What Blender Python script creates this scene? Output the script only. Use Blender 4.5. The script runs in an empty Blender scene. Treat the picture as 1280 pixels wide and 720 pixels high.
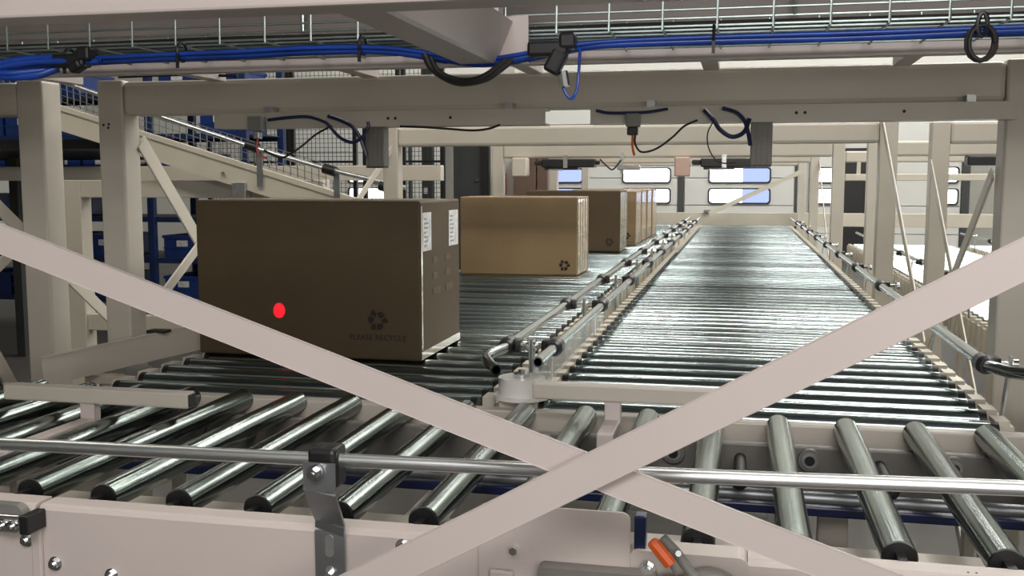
import bpy, bmesh, math, random
from mathutils import Vector, Matrix
random.seed(7)
SC = bpy.context.scene
COL = SC.collection
PI = math.pi

# ---------------------------------------------------------------- camera
PITCH, YAW = math.radians(5.9764), math.radians(12.5713)
cam_d = bpy.data.cameras.new('camera'); cam = bpy.data.objects.new('camera', cam_d); COL.objects.link(cam)
cam.location = (0, 0, 1.5)
cam.rotation_euler = (PI/2 - PITCH, 0, YAW)
cam_d.sensor_width = 36; cam_d.lens = 36.0; cam_d.clip_start = 0.02; cam_d.clip_end = 100
SC.camera = cam

# ---------------------------------------------------------------- exposure, world, area lights
SC.view_settings.view_transform = 'Standard'; SC.view_settings.look = 'None'
SC.view_settings.exposure = 0.0; SC.view_settings.gamma = 1.0
SC.view_settings.use_curve_mapping = False
w = bpy.data.worlds.new('world'); SC.world = w; w.use_nodes = True
w.node_tree.nodes['Background'].inputs[0].default_value = (.75, .85, 1, 1)
w.node_tree.nodes['Background'].inputs[1].default_value = 3.0      # daylight, only seen through the dock door windows

def area(name, loc, rot, sx, sy, power, color=(1, 1, 1), spread=None):
    d = bpy.data.lights.new(name, 'AREA'); d.shape = 'RECTANGLE'; d.size = sx; d.size_y = sy
    d.energy = power; d.color = color
    if spread: d.spread = spread
    o = bpy.data.objects.new(name, d); COL.objects.link(o); o.location = loc; o.rotation_euler = rot
    return o
# added fill lamps without fixtures behind the camera, one high, one low
area('front_fill', (0.3, -1.3, 3.1), (math.radians(50), 0, 0), 2.2, .8, 70, (1, .94, .93))
area('low_front_fill', (1.2, -2.6, 1.7), (math.radians(92), 0, math.radians(8)), 2.4, 1.2, 46, (1, .95, .90))  # unseen fill added to lift the dark near beam
area('hall_light', (3.0, 9.0, 6.5), (0, math.radians(10), 0), 2.4, 13, 700, (1, .95, .88))
area('portal_fill', (0.0, 1.6, 5.8), (math.radians(55), 0, 0), 3.5, .35, 95, (1, .92, .80))  # added fill for the camera-side faces of the portals
area('back_wall_fill', (0, 16.8, 6.6), (math.radians(38), 0, 0), 18, .5, 430, (1, .97, .92))  # added wash that brightens the back wall and dock doors
area('incline_fill', (-4.2, 2.6, 5.0), (math.radians(38), 0, math.radians(10)), 1.5, .3, 60, (1, .92, .78))  # added lamp that brightens the side of the incline
TUBE_POWER = 48.0

# ---------------------------------------------------------------- materials
def new_mat(name):
    m = bpy.data.materials.new(name); m.use_nodes = True
    n = m.node_tree; b = n.nodes['Principled BSDF']
    return m, n, b
def ramp(n, fac, stops):
    r = n.nodes.new('ShaderNodeValToRGB')
    while len(r.color_ramp.elements) < len(stops): r.color_ramp.elements.new(.5)
    for e, (p, c) in zip(r.color_ramp.elements, stops):
        e.position = p; e.color = (*c, 1) if len(c) == 3 else c
    n.links.new(fac, r.inputs[0]); return r.outputs[0]
def noise(n, scale, detail=4, stretch=None, obj=True):
    tc = n.nodes.new('ShaderNodeTexCoord'); mp = n.nodes.new('ShaderNodeMapping')
    n.links.new(tc.outputs['Object'], mp.inputs[0])
    if stretch: mp.inputs['Scale'].default_value = stretch
    t = n.nodes.new('ShaderNodeTexNoise'); t.inputs['Scale'].default_value = scale; t.inputs['Detail'].default_value = detail
    n.links.new(mp.outputs[0], t.inputs['Vector']); return t.outputs['Fac']
def paint(name, col, rough=.45, var=.06, scale=6, metal=0, stretch=None, bump=0):
    m, n, b = new_mat(name)
    f = noise(n, scale, 5, stretch)
    lo = tuple(c*(1-var) for c in col); hi = tuple(min(1, c*(1+var)) for c in col)
    n.links.new(ramp(n, f, [(.3, lo), (.7, hi)]), b.inputs['Base Color'])
    b.inputs['Roughness'].default_value = rough; b.inputs['Metallic'].default_value = metal
    if bump:
        bp = n.nodes.new('ShaderNodeBump'); bp.inputs['Strength'].default_value = bump; bp.inputs['Distance'].default_value = .002
        n.links.new(f, bp.inputs['Height']); n.links.new(bp.outputs[0], b.inputs['Normal'])
    return m
M = {}
M['cream'] = paint('cream_paint', (.56, .525, .455), .38, .04, 5)
M['cream_front'] = paint('cream_paint_pink_lit', (.60, .54, .51), .42, .03, 4)  # same cream, pinkish foreground light put into its colour
M['cream_far'] = paint('cream_paint_far', (.60, .565, .475), .4, .04, 5)
M['wall'] = paint('wall_panel', (.60, .60, .56), .7, .04, .6)
M['floor'] = paint('concrete_floor', (.085, .08, .075), .5, .18, 1.2)
M['ceiling'] = paint('ceiling_deck', (.20, .20, .20), .8, .1, 1)
M['door'] = paint('dock_door', (.62, .63, .60), .5, .03, 1)
M['dgrey'] = paint('dark_grey_paint', (.045, .05, .05), .5, .1, 5)
M['mgrey'] = paint('mid_grey_paint', (.20, .20, .185), .45, .06, 5)
M['mgrey2'] = paint('grey_curtain', (.33, .33, .30), .6, .08, 2, stretch=(4, 1, .3))
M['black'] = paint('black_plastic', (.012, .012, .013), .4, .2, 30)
M['rubber'] = paint('black_rubber', (.018, .017, .016), .6, .2, 30)
M['blue'] = paint('blue_cable', (.012, .060, .36), .28, .2, 12)
M['dblue'] = paint('dark_blue_cable', (.007, .015, .065), .3, .2, 12)
M['rackblue'] = paint('blue_steel', (.010, .028, .11), .45, .15, 4)
M['binblue'] = paint('blue_bin_plastic', (.012, .042, .21), .4, .15, 6)
M['orange'] = paint('orange_plastic', (.62, .10, .015), .4, .08, 10)
M['red'] = paint('red_enamel', (.45, .02, .02), .3, .05, 10)
M['white_plastic'] = paint('white_plastic', (.80, .79, .75), .35, .03, 8)
M['label'] = paint('paper_label', (.72, .73, .75), .6, .25, 60)
M['ink'] = paint('black_ink', (.018, .010, .007), .6, .1, 30)
M['inkfaint'] = paint('faded_ink', (.10, .075, .045), .6, .1, 30)
M['galv'] = paint('galvanised_plate', (.42, .44, .44), .38, .18, 40, metal=.85)
M['darksteel'] = paint('dark_steel_bracket', (.30, .32, .335), .40, .12, 20, metal=.8)
M['wire'] = paint('zinc_wire', (.36, .43, .42), .32, .12, 40, metal=.9)
M['chrome'] = paint('bright_steel', (.75, .76, .77), .18, .08, 30, metal=1)
M['lane_tube'] = paint('lane_tube', (.36, .41, .41), .17, .08, 30, metal=1, stretch=(8, .3, 8))
M['alu'] = paint('aluminium_tube', (.74, .78, .80), .36, .06, 30, metal=1, stretch=(.3, 8, 8))
M['profile'] = paint('grey_profile', (.17, .165, .15), .45, .05, 20)

def roller_mat(name, base, streak):
    m, n, b = new_mat(name)
    f = noise(n, 9, 3, streak)
    n.links.new(ramp(n, f, [(.28, tuple(c*.62 for c in base)), (.5, base), (.75, tuple(min(1, c*1.2) for c in base))]), b.inputs['Base Color'])
    f2 = noise(n, 7, 2, streak)
    mr = n.nodes.new('ShaderNodeMapRange'); mr.inputs['To Min'].default_value = .12; mr.inputs['To Max'].default_value = .24
    n.links.new(f2, mr.inputs['Value']); n.links.new(mr.outputs[0], b.inputs['Roughness'])
    b.inputs['Metallic'].default_value = 1
    oi = n.nodes.new('ShaderNodeObjectInfo')
    rr = n.nodes.new('ShaderNodeMapRange'); rr.inputs['To Min'].default_value = .62; rr.inputs['To Max'].default_value = 1.25
    n.links.new(oi.outputs['Random'], rr.inputs['Value'])
    src = b.inputs['Base Color'].links[0].from_socket
    vm = n.nodes.new('ShaderNodeVectorMath'); vm.operation = 'SCALE'
    n.links.new(src, vm.inputs[0]); n.links.new(rr.outputs[0], vm.inputs['Scale']); n.links.new(vm.outputs[0], b.inputs['Base Color'])
    return m
M['roller'] = roller_mat('zinc_roller', (.43, .51, .52), (.12, .8, .8))
M['roller_t'] = roller_mat('zinc_roller_worn_shaded', (.22, .26, .245), (3, .35, 3))  # wear streaks; base darkened to stand in for dark reflections

def card_mat(name, col):
    m, n, b = new_mat(name)
    f = noise(n, 3, 4, (1, 1, 1))
    g = noise(n, 90, 2, (.2, .2, 1))
    mx = n.nodes.new('ShaderNodeMath'); mx.operation = 'ADD'; mx.inputs[1].default_value = 0
    a = n.nodes.new('ShaderNodeMath'); a.operation = 'MULTIPLY'; a.inputs[1].default_value = .2
    n.links.new(g, a.inputs[0]); n.links.new(f, mx.inputs[0]); n.links.new(a.outputs[0], mx.inputs[1])
    n.links.new(ramp(n, mx.outputs[0], [(.4, tuple(c*.88 for c in col)), (.8, tuple(c*1.1 for c in col))]), b.inputs['Base Color'])
    b.inputs['Roughness'].default_value = .62
    bp = n.nodes.new('ShaderNodeBump'); bp.inputs['Strength'].default_value = .15; bp.inputs['Distance'].default_value = .001
    n.links.new(g, bp.inputs['Height']); n.links.new(bp.outputs[0], b.inputs['Normal'])
    return m
M['card'] = card_mat('cardboard', (.29, .20, .105))
M['card_dark'] = card_mat('brown_shaded_cardboard', (.075, .050, .022))  # brown card with the nearest carton's shade put into its colour
m, n, b = new_mat('clear_tape_sheen'); M['tape'] = m
b.inputs['Base Color'].default_value = (.62, .57, .47, 1); b.inputs['Roughness'].default_value = .18; b.inputs['Coat Weight'].default_value = .6  # pale base carries the white highlights of the clear film
b.inputs['Metallic'].default_value = .25
m, n, b = new_mat('clear_acrylic'); M['acrylic'] = m
b.inputs['Base Color'].default_value = (.93, .95, .95, 1); b.inputs['Roughness'].default_value = .06
b.inputs['Alpha'].default_value = .30; b.inputs['IOR'].default_value = 1.5
m, n, b = new_mat('lit_window'); M['glass_w'] = m
n.nodes.remove(b); em = n.nodes.new('ShaderNodeEmission'); em.inputs[0].default_value = (.94, .97, 1, 1); em.inputs[1].default_value = 6.0
n.links.new(em.outputs[0], n.nodes['Material Output'].inputs[0])
m, n, b = new_mat('lit_window_blue'); M['glass_b'] = m
n.nodes.remove(b); em = n.nodes.new('ShaderNodeEmission'); em.inputs[0].default_value = (.42, .52, 1, 1); em.inputs[1].default_value = 1.3
n.links.new(em.outputs[0], n.nodes['Material Output'].inputs[0])
m, n, b = new_mat('lamp_tube'); M['lamp'] = m
n.nodes.remove(b); em = n.nodes.new('ShaderNodeEmission'); em.inputs[0].default_value = (1, .97, .92, 1); em.inputs[1].default_value = TUBE_POWER
n.links.new(em.outputs[0], n.nodes['Material Output'].inputs[0])

# ---------------------------------------------------------------- mesh helpers
class MB:
    def __init__(s): s.bm = bmesh.new()
    def box(s, x0, x1, y0, y1, z0, z1, bev=0, rot=None, piv=None, mi=0):
        r = bmesh.ops.create_cube(s.bm, size=1)
        vs = r['verts']
        bmesh.ops.scale(s.bm, vec=(abs(x1-x0), abs(y1-y0), abs(z1-z0)), verts=vs)
        bmesh.ops.translate(s.bm, vec=((x0+x1)/2, (y0+y1)/2, (z0+z1)/2), verts=vs)
        if rot:
            bmesh.ops.rotate(s.bm, cent=piv or ((x0+x1)/2, (y0+y1)/2, (z0+z1)/2), matrix=rot, verts=vs)
        if bev:
            es = list({e for v in vs for e in v.link_edges})
            r2 = bmesh.ops.bevel(s.bm, geom=es, offset=bev, segments=2, affect='EDGES', profile=.5)
        if mi:
            for v in vs:
                if v.is_valid:
                    for f in v.link_faces: f.material_index = mi
        return s
    def cyl(s, p0, p1, r, seg=16, r2=None, caps=True):
        p0, p1 = Vector(p0), Vector(p1); d = p1-p0
        q = d.to_track_quat('Z', 'Y').to_matrix().to_4x4(); q.translation = (p0+p1)/2
        bmesh.ops.create_cone(s.bm, cap_ends=caps, segments=seg, radius1=r, radius2=r if r2 is None else r2, depth=d.length, matrix=q)
        return s
    def ball(s, c, r, sc=(1, 1, 1), seg=12):
        mtx = Matrix.Translation(c) @ Matrix.Diagonal((*sc, 1))
        bmesh.ops.create_uvsphere(s.bm, u_segments=seg, v_segments=max(6, seg//2), radius=r, matrix=mtx); return s
    def tube(s, pts, r, seg=10, caps=True):
        pts = [Vector(p) for p in pts]; rings = []
        prev = None
        for i, p in enumerate(pts):
            t = (pts[min(i+1, len(pts)-1)] - pts[max(i-1, 0)]).normalized()
            if prev is None:
                a = t.orthogonal().normalized()
            else:
                a = (prev - t*prev.dot(t)).normalized()
            prev = a; b2 = t.cross(a)
            rings.append([s.bm.verts.new(p + (a*math.cos(2*PI*k/seg) + b2*math.sin(2*PI*k/seg))*r) for k in range(seg)])
        for r0, r1 in zip(rings, rings[1:]):
            for k in range(seg):
                s.bm.faces.new((r0[k], r0[(k+1) % seg], r1[(k+1) % seg], r1[k]))
        if caps:
            s.bm.faces.new(rings[0][::-1]); s.bm.faces.new(rings[-1])
        return s
    def pipe(s, pts, r, ri, seg=14):            # open-ended hollow tube
        s.tube(pts, r, seg, caps=False)
        pts = [Vector(p) for p in pts]
        s.tube(pts[::-1], ri, seg, caps=False)
        for e, nb in ((0, 1), (-1, -2)):
            c = pts[e]; t = (pts[e]-pts[nb]).normalized(); a = t.orthogonal().normalized(); b2 = t.cross(a)
            o_ = [s.bm.verts.new(c+(a*math.cos(2*PI*k/seg)+b2*math.sin(2*PI*k/seg))*r) for k in range(seg)]
            i_ = [s.bm.verts.new(c+(a*math.cos(2*PI*k/seg)+b2*math.sin(2*PI*k/seg))*ri) for k in range(seg)]
            for k in range(seg):
                s.bm.faces.new((o_[k], o_[(k+1) % seg], i_[(k+1) % seg], i_[k]))
        return s
    def beam(s, p0, p1, wid, thk, up=(0, 0, 1), bev=0):      # rectangular bar; wid along side axis, thk along 'up'-ish axis
        p0, p1 = Vector(p0), Vector(p1); d = (p1-p0); L = d.length; d.normalize()
        u = Vector(up); u = (u-d*u.dot(d)).normalized(); sd = d.cross(u)
        r = bmesh.ops.create_cube(s.bm, size=1); vs = r['verts']
        for v in vs:
            c = v.co.copy(); v.co = (p0+p1)/2 + d*(c.x*L) + sd*(c.y*wid) + u*(c.z*thk)
        if bev:
            es = list({e for v in vs for e in v.link_edges})
            bmesh.ops.bevel(s.bm, geom=es, offset=bev, segments=2, affect='EDGES', profile=.5)
        return s
    def prism(s, poly, axis, a, b):             # extrude 2-D polygon along axis from a to b
        def P(u, v, w_):
            return {'x': (w_, u, v), 'y': (u, w_, v), 'z': (u, v, w_)}[axis]
        v0 = [s.bm.verts.new(P(u, v, a)) for u, v in poly]; v1 = [s.bm.verts.new(P(u, v, b)) for u, v in poly]
        s.bm.faces.new(v0); s.bm.faces.new(v1[::-1])
        k = len(poly)
        for i in range(k): s.bm.faces.new((v0[i], v1[i], v1[(i+1) % k], v0[(i+1) % k]))
        return s

def wloc(o):
    v = Vector((0, 0, 0))
    while o is not None: v += o.location; o = o.parent
    return v
def build(name, mb, mat, parent=None, smooth=False, loc=None):
    """link ONE mesh object; mb is in world coordinates"""
    bm = mb.bm
    bmesh.ops.recalc_face_normals(bm, faces=bm.faces)
    base = wloc(parent) if parent else Vector((0, 0, 0))
    if loc: base = Vector(loc)
    if base.length: bmesh.ops.translate(bm, vec=-base, verts=bm.verts)
    me = bpy.data.meshes.new(name); bm.to_mesh(me); bm.free()
    for mm in (mat if isinstance(mat, list) else [mat]): me.materials.append(mm)
    if smooth:
        for p in me.polygons: p.use_smooth = len(p.vertices) <= 4
        try: me.set_sharp_from_angle(angle=math.radians(40))
        except Exception: pass
    o = bpy.data.objects.new(name, me); COL.objects.link(o)
    if parent: o.parent = parent
    if loc: o.location = Vector(loc) - (wloc(parent) if parent else Vector((0, 0, 0)))
    return o
def tag(o, label=None, cat=None, group=None, kind=None):
    if label: o['label'] = label
    if cat: o['category'] = cat
    if group: o['group'] = group
    if kind: o['kind'] = kind
    return o
def thing(name, label, cat, loc=(0, 0, 0), group=None):
    o = bpy.data.objects.new(name, None); COL.objects.link(o); o.location = loc; o.empty_display_size = .1
    return tag(o, label, cat, group)
def kids(o): return [c for c in bpy.data.objects if c.parent == o]
def copy_tree(o, parent=None, dloc=(0, 0, 0), label=None):
    c = o.copy(); COL.objects.link(c); c.parent = parent
    c.location = o.location + Vector(dloc)
    if label: c['label'] = label
    for ch in kids(o): copy_tree(ch, c)
    return c
def dup(o, parent, loc):
    c = o.copy(); COL.objects.link(c); c.parent = parent; c.location = loc; return c
def arc(pts, n=8):
    """smooth curve through points (Catmull-Rom)"""
    P = [Vector(p) for p in pts]; P = [P[0]*2-P[1]] + P + [P[-1]*2-P[-2]]; out = []
    for i in range(1, len(P)-2):
        a, b, c, d = P[i-1], P[i], P[i+1], P[i+2]
        for k in range(n):
            t = k/n
            out.append(.5*((2*b)+(-a+c)*t+(2*a-5*b+4*c-d)*t*t+(-a+3*b-3*c+d)*t**3))
    out.append(P[-2]); return out
def rrect(x0, x1, z0, z1, r, corners=(1, 1, 1, 1), n=5):
    pts = []
    for (cx, cz, a0, on) in ((x1-r, z1-r, 0, corners[0]), (x0+r, z1-r, 90, corners[1]), (x0+r, z0+r, 180, corners[2]), (x1-r, z0+r, 270, corners[3])):
        if on:
            for k in range(n+1):
                a = math.radians(a0+90*k/n); pts.append((cx+r*math.cos(a), cz+r*math.sin(a)))
        else:
            a = math.radians(a0+45); pts.append((cx+(r if math.cos(a) > 0 else -r), cz+(r if math.sin(a) > 0 else -r)))
    return pts

# ================================================================ SETTING
WY = 20.0
def struct(name, mb, mat, parent=None):
    o = build(name, mb, mat, parent)
    if not parent: o['kind'] = 'structure'
    return o
struct('floor', MB().box(-14, 14, -6, WY+.2, -.1, 0), M['floor'])
struct('ceiling', MB().box(-14, 14, -6, WY+.2, 7, 7.15), M['ceiling'])
struct('wall_left', MB().box(-14.2, -14, -6, WY+.2, 0, 7), M['wall'])
struct('wall_right', MB().box(14, 14.2, -6, WY+.2, 0, 7), M['wall'])
struct('wall_front', MB().box(-14, 14, -6.2, -6, 0, 7), M['wall'])
struct('wall_back', MB().box(-14, 14, WY, WY+.2, 0, 7), M['wall'])

# sectional dock doors with two rows of slot windows
def dock_door(i, x0, x1, wins, zt=3.1):
    d = bpy.data.objects.new('door_%d' % i, None); COL.objects.link(d); d.location = (x0, WY, 0); d['kind'] = 'structure'
    mb = MB()
    k = 6; h = zt/k
    for q in range(k): mb.box(x0, x1, WY-.06, WY-.005, q*h+.008, (q+1)*h-.004, .006)
    build('door_panel', mb, M['door'], d)
    mb = MB().box(x0-.07, x0-.02, WY-.09, WY-.001, 0, zt+.1).box(x1+.02, x1+.07, WY-.09, WY-.001, 0, zt+.1).box(x0-.07, x1+.07, WY-.09, WY-.001, zt+.02, zt+.1)
    build('door_frame', mb, M['dgrey'], d)
    for (a, b, blue) in wins:
        for zc in (1.605, 1.215):
            mb = MB(); outer = rrect(a, b, zc-.15, zc+.15, .06); inner = rrect(a+.03, b-.03, zc-.125, zc+.125, .05)
            v = []
            for yy in (WY-.09, WY-.058):
                v.append([mb.bm.verts.new((p[0], yy, p[1])) for p in outer]); v.append([mb.bm.verts.new((p[0], yy, p[1])) for p in inner])
            K = len(outer)
            for q in range(K):
                r_ = (q+1) % K
                mb.bm.faces.new((v[0][q], v[0][r_], v[1][r_], v[1][q])); mb.bm.faces.new((v[0][q], v[2][q], v[2][r_], v[0][r_]))
                mb.bm.faces.new((v[1][q], v[1][r_], v[3][r_], v[3][q]))
            f = build('window_frame', mb, M['black'], d)
            if blue:
                mid = a+.03+(b-a-.06)*blue
                build('window_pane', MB().prism(rrect(a+.03, mid, zc-.125, zc+.125, .05, (0, 1, 1, 0)), 'y', WY-.075, WY-.062), M['glass_w'], f)
                build('window_pane', MB().prism(rrect(mid, b-.03, zc-.125, zc+.125, .05, (1, 0, 0, 1)), 'y', WY-.075, WY-.062), M['glass_b'], f)
            else:
                build('window_pane', MB().prism(rrect(a+.03, b-.03, zc-.125, zc+.125, .05), 'y', WY-.075, WY-.062), M['glass_w'], f)
dock_door(1, -4.6, -1.20, [(-3.86, -3.02, .3), (-2.26, -1.2-.12, None)])
dock_door(2, -1.06, .96, [(-.62, .54, .55)])
dock_door(3, 2.75, 3.87, [(3.32, 3.84, None)])
dock_door(4, 1.3, 1.72, [(1.32, 1.7, None)])
dock_door(5, -9.9, -6.6, [(-9.3, -8.3, None), (-7.9, -7.0, None)])
# personnel door, dark openings and the grey panel by the docks
d = bpy.data.objects.new('door_6', None); COL.objects.link(d); d.location = (-5.5, 12.6, 0); d['kind'] = 'structure'
build('door_panel', MB().box(-3.56, -3.19, 12.56, 12.6, 0, 2.3, .004), M['dgrey'], d)
build('door_jamb', MB().box(-3.19, -3.09, 12.52, 12.62, 0, 2.35), M['black'], d)
build('door_handle', MB().box(-3.27, -3.22, 12.52, 12.56, 1.50, 1.515, .003), M['chrome'], d)
build('door_jamb', MB().box(-3.70, -3.56, 12.52, 12.62, 0, 2.35), M['mgrey2'], d)
struct('wall_partition', MB().box(-3.09, -2.78, 12.62, 12.8, 0, 3.0), M['wall'])
d = bpy.data.objects.new('door_7', None); COL.objects.link(d); d.location = (4.3, WY, 0); d['kind'] = 'structure'
build('door_panel', MB().box(4.02, 4.9, WY-.06, WY-.005, 0, 2.0, .004), M['mgrey2'], d)
build('door_frame', MB().box(3.93, 4.02, WY-.1, WY-.001, 0, 2.06).box(4.9, 4.98, WY-.1, WY-.001, 0, 2.06).box(3.93, 4.98, WY-.1, WY-.001, 2.0, 2.06), M['dgrey'], d)
d = bpy.data.objects.new('door_8', None); COL.objects.link(d); d.location = (2.1, WY, 0); d['kind'] = 'structure'
build('door_panel', MB().box(1.78, 2.24, WY-.06, WY-.005, 0, 2.1, .004), M['black'], d)
build('door_frame', MB().box(2.24, 2.6, WY-.1, WY-.001, 0, 2.1), M['dgrey'], d)

# ceiling luminaires
lum = thing('ceiling_light', 'long tube luminaire under the ceiling, just right of the main lanes', 'ceiling light', (0, 2.2, 6.4), 'ceiling luminaires')
build('housing', MB().box(-.75, .75, 2.1, 2.3, 6.42, 6.5, .01).box(-.6, -.57, 2.19, 2.21, 6.5, 7).box(.57, .6, 2.19, 2.21, 6.5, 7), M['white_plastic'], lum)
build('tube', MB().cyl((-.7, 2.2, 6.4), (.7, 2.2, 6.4), .035, 10), M['lamp'], lum, True)
first = True
for yy in (2.2, 3.8, 5.4, 7.0, 8.6, 10.2, 11.8, 13.4, 15.0):
    for xx in (-6.4, -1.2, .9, 2.7, 4.4, 6.2, 8.2):
        if xx in (-1.2, .9) and yy not in (5.4, 8.6, 10.2, 11.8, 15.0): continue
        if xx not in (-1.2, .9) and yy in (3.8, 7.0, 10.2, 13.4): continue
        if xx == -6.4 and yy in (2.2, 8.6): continue
        if first: lum.location = (xx, yy, 6.4); first = False; continue
        copy_tree(lum, None, (xx-lum.location.x, yy-lum.location.y, 0), label='long tube luminaire under the ceiling, %s' % {-6.4: 'far left of the lanes', -1.2: 'above the left lane', .9: 'above the empty right lane', 4.4: 'second row to the right of the main lanes', 6.2: 'third row to the right of the main lanes', 2.7: 'just right of the main lanes', 8.2: 'near the right wall'}[xx])

# ================================================================ CONVEYOR LANES
R, PIT = .025, .113
def lane(x0, x1, ztop, label, nrow=86, y_first=2.27, full=True):
    yl = y_first + (nrow-1)*PIT
    t = thing('roller_conveyor', label, 'conveyor', (x0, y_first, 0), 'straight roller lanes')
    zc = ztop - R
    for side, xr in (('l', x0), ('r', x1)):
        s = -1 if side == 'l' else 1
        xa, xb = (xr-.035, xr-.006) if s < 0 else (xr+.006, xr+.035)
        mb = MB().box(xa, xb, y_first-.05, yl+.05, ztop-.13, ztop-.028)
        for k in range(nrow):
            y = y_first + k*PIT
            mb.box(xa, xb, y+.028, y+PIT-.028, ztop-.03, ztop-.006)       # teeth of the slotted flange
            mb.box(xb if s > 0 else xa-.012, xb+.012 if s > 0 else xa, y+.04, y+.075, ztop-.13, ztop-.02)  # ribs
        build('side_rail', mb, M['cream_far'] if full else M['cream_far'], t)
    r0 = build('roller', MB().cyl((x0+.012, y_first, zc), (x1-.012, y_first, zc), R, 24), M['roller'], t, True, loc=(x0, y_first, zc))
    c0 = build('end_cap', MB().cyl((x1-.013, y_first, zc), (x1+.004, y_first, zc), R*.98, 14), M['black'], r0, True)
    c1 = build('end_cap', MB().cyl((x0-.004, y_first, zc), (x0+.013, y_first, zc), R*.98, 14), M['black'], r0, True)
    for k in range(1, nrow):
        o = dup(r0, t, (0, k*PIT, zc)); o.rotation_euler = (random.uniform(0, 6.28), 0, 0)
        if k < 45:
            for c in (c0, c1): dup(c, o, (0, 0, 0))
    for yy in (y_first+.3, 5.5, 8.6, yl-.2):
        for xr in (x0-.02, x1+.02):
            build('leg', MB().box(xr-.012, xr+.012, yy-.02, yy+.02, .02, ztop-.12, .002).box(xr-.03, xr+.03, yy-.04, yy+.04, 0, .02), M['cream_far'], t)
        build('cross_member', MB().box(x0-.01, x1+.01, yy-.018, yy+.018, .30, .34), M['cream_far'], t)
    return t
lane(-1.525, -.59, 1.0, 'left roller lane carrying the row of brown cartons')
lane(-.44, .53, 1.0, 'empty right roller lane with bright silver rollers in the middle of view')
lane(1.12, 2.05, .86, 'roller lane beyond the cream posts on the right', 66, 3.6)
lane(2.22, 3.15, .86, 'rightmost roller lane, only a bright sliver visible by the right edge', 66, 3.6)

# low frames that close the far end
e1 = tag(build('end_crossbeam', MB().box(-2.4, 3.6, 12.1, 12.16, .985, 1.135, .004).box(-2.4, -2.33, 12.09, 12.17, 0, .985).box(.72, .79, 12.09, 12.17, 0, .985).box(3.5, 3.57, 12.09, 12.17, 0, .985), M['cream_far']),
         'long low cream crossbeam closing the far end of the lanes', 'beam')

# ================================================================ GUARD RAILS
def clamp_mb(x, y, z, s=1):
    return MB().cyl((x, y-.036, z), (x, y-.02, z), .0155, 16, .0215).cyl((x, y-.02, z), (x, y+.02, z), .0215, 16).cyl((x, y+.02, z), (x, y+.036, z), .0215, 16, .0155).box(x-.012+.02*s, x+.012+.02*s, y-.02, y+.02, z-.016, z+.016, .004)
def guard(label, x, z, ys, y0, y1, side, ztop, group=None, hook=None, r=.0125, plate=True):
    """side = +1/-1: direction from the tube towards its brackets"""
    t = thing('guard_rail', label, 'guard rail', (x, y0, 0), group)
    pts = [(x, y1, z), (x, (y0+y1)/2, z), (x, y0+.3, z), (x, y0+.12, z)]
    if hook: pts += [(x+a, y0+b, z+c) for a, b, c in hook]
    else: pts += [(x, y0, z)]
    build('tube', MB().pipe(pts, r, r*.72), M['lane_tube'], t, True)
    for yy in ys:
        c = build('clamp', clamp_mb(x, yy, z, side), M['black'], t, True)
        xb = x+side*.055
        build('bolt', MB().cyl((x+side*.03, yy, z), (xb+side*.012, yy, z), .006, 8).cyl((xb+side*.004, yy, z), (xb+side*.014, yy, z), .013, 10), M['chrome'], c, True)
        if plate:
            mb = MB().beam((xb, yy, z+.018), (xb, yy, ztop-.05), .028, .004, (1, 0, 0))
        else:
            mb = MB().beam((xb, yy, z+.018), (xb-side*.015, yy, ztop-.03), .026, .004, (1, 0, 0)).box(min(xb, xb-side*.03), max(xb, xb-side*.03), yy-.014, yy+.014, ztop-.05, ztop-.045)
        build('bracket', mb, M['galv'], t)
    return t
ysL = [2.42+.862*k for k in range(10)]
G = 'guide tubes between the two main lanes'
guard('left guide tube between the lanes, hooked near end, black clamps', -.548, 1.1, ysL, 2.24, 11.3, 1, 1.0, G,
      hook=[(-.012, .05, 0), (-.012, .0, -.004), (.012, -.05, -.01), (.03, -.075, -.014)])
guard('right guide tube between the lanes, straight open near end, black clamps', -.432, 1.1, ysL, 2.20, 11.3, -1, 1.0, G)
guard('guide tube along the right side of the empty lane, near end curving outwards', .53, 1.1, [2.40+.862*k for k in range(10)], 2.30, 11.3, 1, 1.0, None,
      hook=[(.003, .06, 0), (.03, .0, 0), (.085, -.035, 0), (.17, -.05, 0)], plate=False, r=.0135)
guard('thin guide tube on the left edge of the lane beyond the posts', 1.14, .98, [4.4+.862*k for k in range(7)], 3.6, 10.8, -1, .86, None)
guard('thin guide tube between the two far right lanes', 2.12, .98, [4.4+.862*k for k in range(8)], 3.6, 10.8, 1, .86, None)

# centre rail spacers: cream blocks and small sensors on the divider
sp_ = thing('divider_channel', 'cream slotted channel running between the two lanes under the guide tubes', 'channel', (-.515, 2.3, 0))
mb = MB().box(-.545, -.485, 2.32, 11.3, .93, .955)
build('channel', mb, M['cream_far'], sp_)
for k in range(50):
    y = 2.5+k*.113
    build('spacer_block', MB().box(-.535, -.497, y, y+.052, .955, 1.02, .004), M['cream_far'], sp_)
for yy in (2.6, 5.5, 8.6, 11.0):
    build('leg', MB().box(-.53, -.50, yy-.02, yy+.02, 0, .93, .002), M['cream_far'], sp_)
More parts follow.
